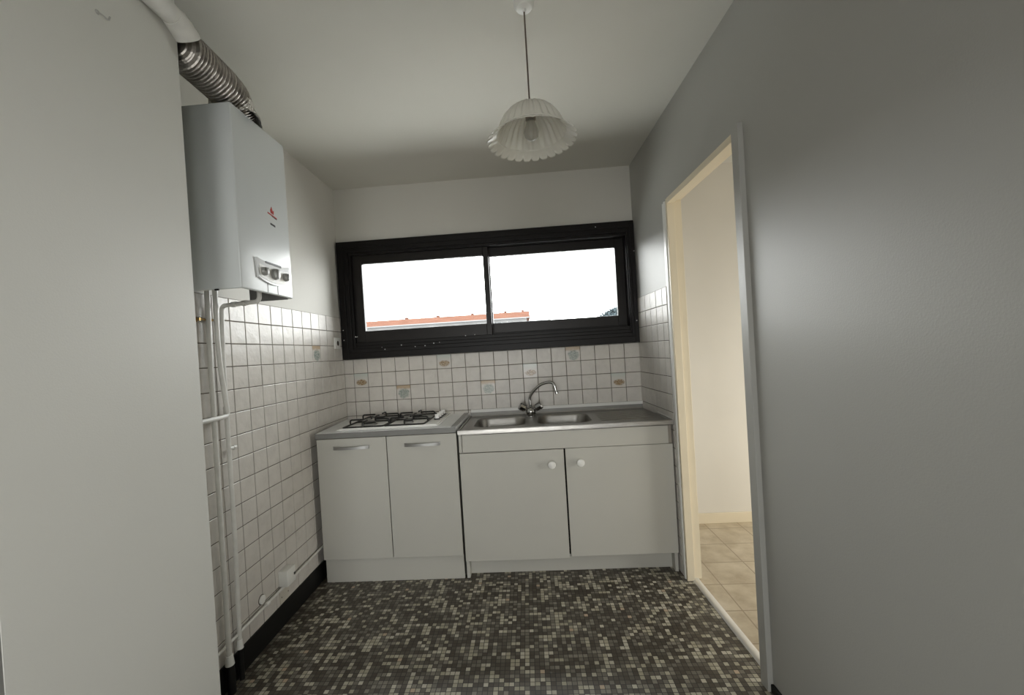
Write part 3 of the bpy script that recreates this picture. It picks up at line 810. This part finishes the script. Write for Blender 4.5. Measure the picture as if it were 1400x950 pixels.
# ------------------------------------------------------------------ outside
g_ = simple('outside_ground', (.5, .5, .49), .9, var=.2, nscale=.2)
b = B(); box(b, -90, 90, 3, 160, -9.2, -9); struct(obj('ground_outside', b, g_))
bl = thing('apartment_building', (-19, 40, -9), 'distant white apartment block with long orange tiled roof outside the window', 'building')
OW = simple('outside_render', (.12, .12, .12), .9, spec=0, var=.05, nscale=.5)
OROOF = simple('orange_roof_tiles', (.070, .036, .026), .9, spec=0, var=.12, nscale=.9, bscale=3)
OWIN = simple('outside_glass', (.048, .053, .058), .5, spec=0, var=.3, nscale=2)
OBAL = simple('outside_balcony', (.062, .064, .067), .8, spec=0)
b = B(); box(b, -42, 1.55, 35.6, 44, -9, 4.35); obj('walls', b, OW, bl)
b = B(); poly(b, [(-42.5, 35.35, 4.33), (-42.5, 39.8, 5.28), (-42.5, 44.4, 4.33)], (44.35, 0, 0)); obj('roof', b, OROOF, bl)
b = B(); box(b, -42.5, 1.85, 35.3, 35.36, 4.25, 4.35); obj('gutter', b, OW, bl)
xx = -13.6; i = 0
for wd, gap in ((1.0, .5), (2.2, .5), (1.7, .6), (1.8, .6), (2.0, .4), (1.6, .5), (1.2, .6), (2.1, .5)):
    b = B(); box(b, xx, xx+wd, 35.5, 35.62, 3.0, 3.98); f = obj('window', b, OWIN if i % 2 else OBAL, bl)
    b = B(); box(b, xx+wd*.48, xx+wd*.52, 35.45, 35.5, 3.0, 3.98); box(b, xx, xx+wd, 35.45, 35.5, 3.6, 3.66); obj('window_bar', b, OW, f)
    xx += wd+gap; i += 1
b = B()
for k in range(5): box(b, -40+k*8, -32.3+k*8, 34.7, 35.6, 1.6, 2.5)
obj('balcony', b, OW, bl)
for x in (-10.9, -7.6, -4.0, -.6, 1.2):
    b = B(); box(b, x-.13, x+.13, 39.5, 40.0, 5.1, 5.42); obj('chimney', b, OROOF, bl)
# tree
tr = thing('tree', (8.9, 30, -9), 'pale grey-green treetop in the lower right corner of the window', 'tree')
b = B(); tube(b, [(8.9, 30, -9), (8.9, 30, 2.6)], [.35, .15], 10); obj('trunk', b, simple('bark', (.10, .08, .06), .9), tr)
LEAF = simple('hazy_leaves', (.036, .046, .050), .8, spec=0, var=.35, nscale=2.5)
b = B()
lobes = [(8.9, 30, 2.6, 1.5), (8.2, 30, 3.35, .75), (9.5, 30.3, 3.2, 1.05), (7.7, 29.6, 3.1, .75), (8.75, 29.8, 3.5, .62), (7.15, 30, 2.95, .6), (8.45, 29.8, 3.75, .42)]
for k in range(5200):
    cx, cy_, cz, R_ = random.choice(lobes)
    d = Vector((random.gauss(0, 1), random.gauss(0, 1), random.gauss(0, 1))).normalized() * (R_*random.uniform(.55, 1.04)**.6)
    c = Vector((cx, cy_, cz))+d; sz = random.uniform(.07, .15)
    a1 = Vector((random.uniform(-1, 1), random.uniform(-1, 1), random.uniform(-1, 1))).normalized(); a2 = a1.orthogonal().normalized()
    b.faces.new([b.verts.new(c+a1*sz), b.verts.new(c+a2*sz*.6), b.verts.new(c-a1*sz), b.verts.new(c-a2*sz*.6)])
obj('foliage', b, LEAF, tr)

# ------------------------------------------------------------------ light
wd = bpy.data.worlds.new('sky'); bpy.context.scene.world = wd; wd.use_nodes = True
nt = wd.node_tree; nt.nodes.clear()
wo = nt.nodes.new('ShaderNodeOutputWorld'); bg = nt.nodes.new('ShaderNodeBackground')
tc = nt.nodes.new('ShaderNodeTexCoord'); sp_ = nt.nodes.new('ShaderNodeSeparateXYZ'); lnk(nt, tc.outputs['Generated'], sp_.inputs[0])
c = ramp(nt, mth(nt, 'MULTIPLY_ADD', sp_.outputs[2], .5, .5), [(.40, (.25, .25, .24)), (.5, (.985, .99, .98)), (1.0, (.95, .965, .96))])
lnk(nt, c, bg.inputs[0]); bg.inputs[1].default_value = SKY = 13.0
lnk(nt, bg.outputs[0], wo.inputs[0])

def area(name, loc, rot, sx, sy, power, col, portal=False):
    l = bpy.data.lights.new(name, 'AREA'); l.shape = 'RECTANGLE'; l.size = sx; l.size_y = sy; l.energy = power; l.color = col
    o = bpy.data.objects.new(name, l); C.objects.link(o); o.location = loc; o.rotation_euler = rot
    if portal: l.cycles.is_portal = True
    return o
area('window_portal', (1.06, .13, 1.74), (math.radians(90), 0, 0), 1.9, .56, 1, (1, 1, 1), True).rotation_euler = (math.radians(-90), 0, 0)
area('side_window_portal', (2.36, -4.7, 1.25), (math.radians(90), 0, math.radians(90)), .8, 1.5, 1, (1, 1, 1), True)
area('rear_window_portal', (1.0, YB-.1, 1.32), (math.radians(90), 0, 0), 1.5, 1.25, 1, (1, 1, 1), True)
area('hall_daylight', (3.9, -1.3, .9), (math.radians(76), 0, math.radians(42)), 1.0, 1.2, 30, (1, .97, .90))
area('living_room_bounce_fill', (.9, -4.4, .5), (math.radians(160), 0, 0), 2.0, 2.0, 16, (1, .99, .96))  # unseen upward lamp added to lift the ceiling, stands in for bounced light

# ------------------------------------------------------------------ camera
yaw, pitch, roll, fpx = -0.05240209718, -0.00893770580, -0.0604762476, 565.641797
fw = Vector((math.sin(yaw)*math.cos(pitch), math.cos(yaw)*math.cos(pitch), math.sin(pitch)))
rt = Vector((math.cos(yaw), -math.sin(yaw), 0)); up = rt.cross(fw)
r2 = rt*math.cos(roll)+up*math.sin(roll); u2 = -rt*math.sin(roll)+up*math.cos(roll)
cam = bpy.data.cameras.new('camera'); co = bpy.data.objects.new('camera', cam); C.objects.link(co)
M4 = Matrix((( r2.x, u2.x, -fw.x, 1.30014), (r2.y, u2.y, -fw.y, -2.88283), (r2.z, u2.z, -fw.z, .393188+.901971), (0, 0, 0, 1)))
co.matrix_world = M4
cam.sensor_fit = 'HORIZONTAL'; cam.sensor_width = 36; cam.lens = fpx/1400*36
cam.shift_x = 10.196/1400; cam.shift_y = 10.261/1400
cam.clip_start = .02; cam.clip_end = 500
bpy.context.scene.camera = co
vs = bpy.context.scene.view_settings
vs.view_transform = 'Standard'; vs.look = 'None'; vs.exposure = 0; vs.gamma = 1
bpy.context.scene.cycles.max_bounces = 10; bpy.context.scene.cycles.diffuse_bounces = 6
bpy.context.scene.cycles.transparent_max_bounces = 12
bpy.context.scene.cycles.caustics_reflective = False; bpy.context.scene.cycles.caustics_refractive = False
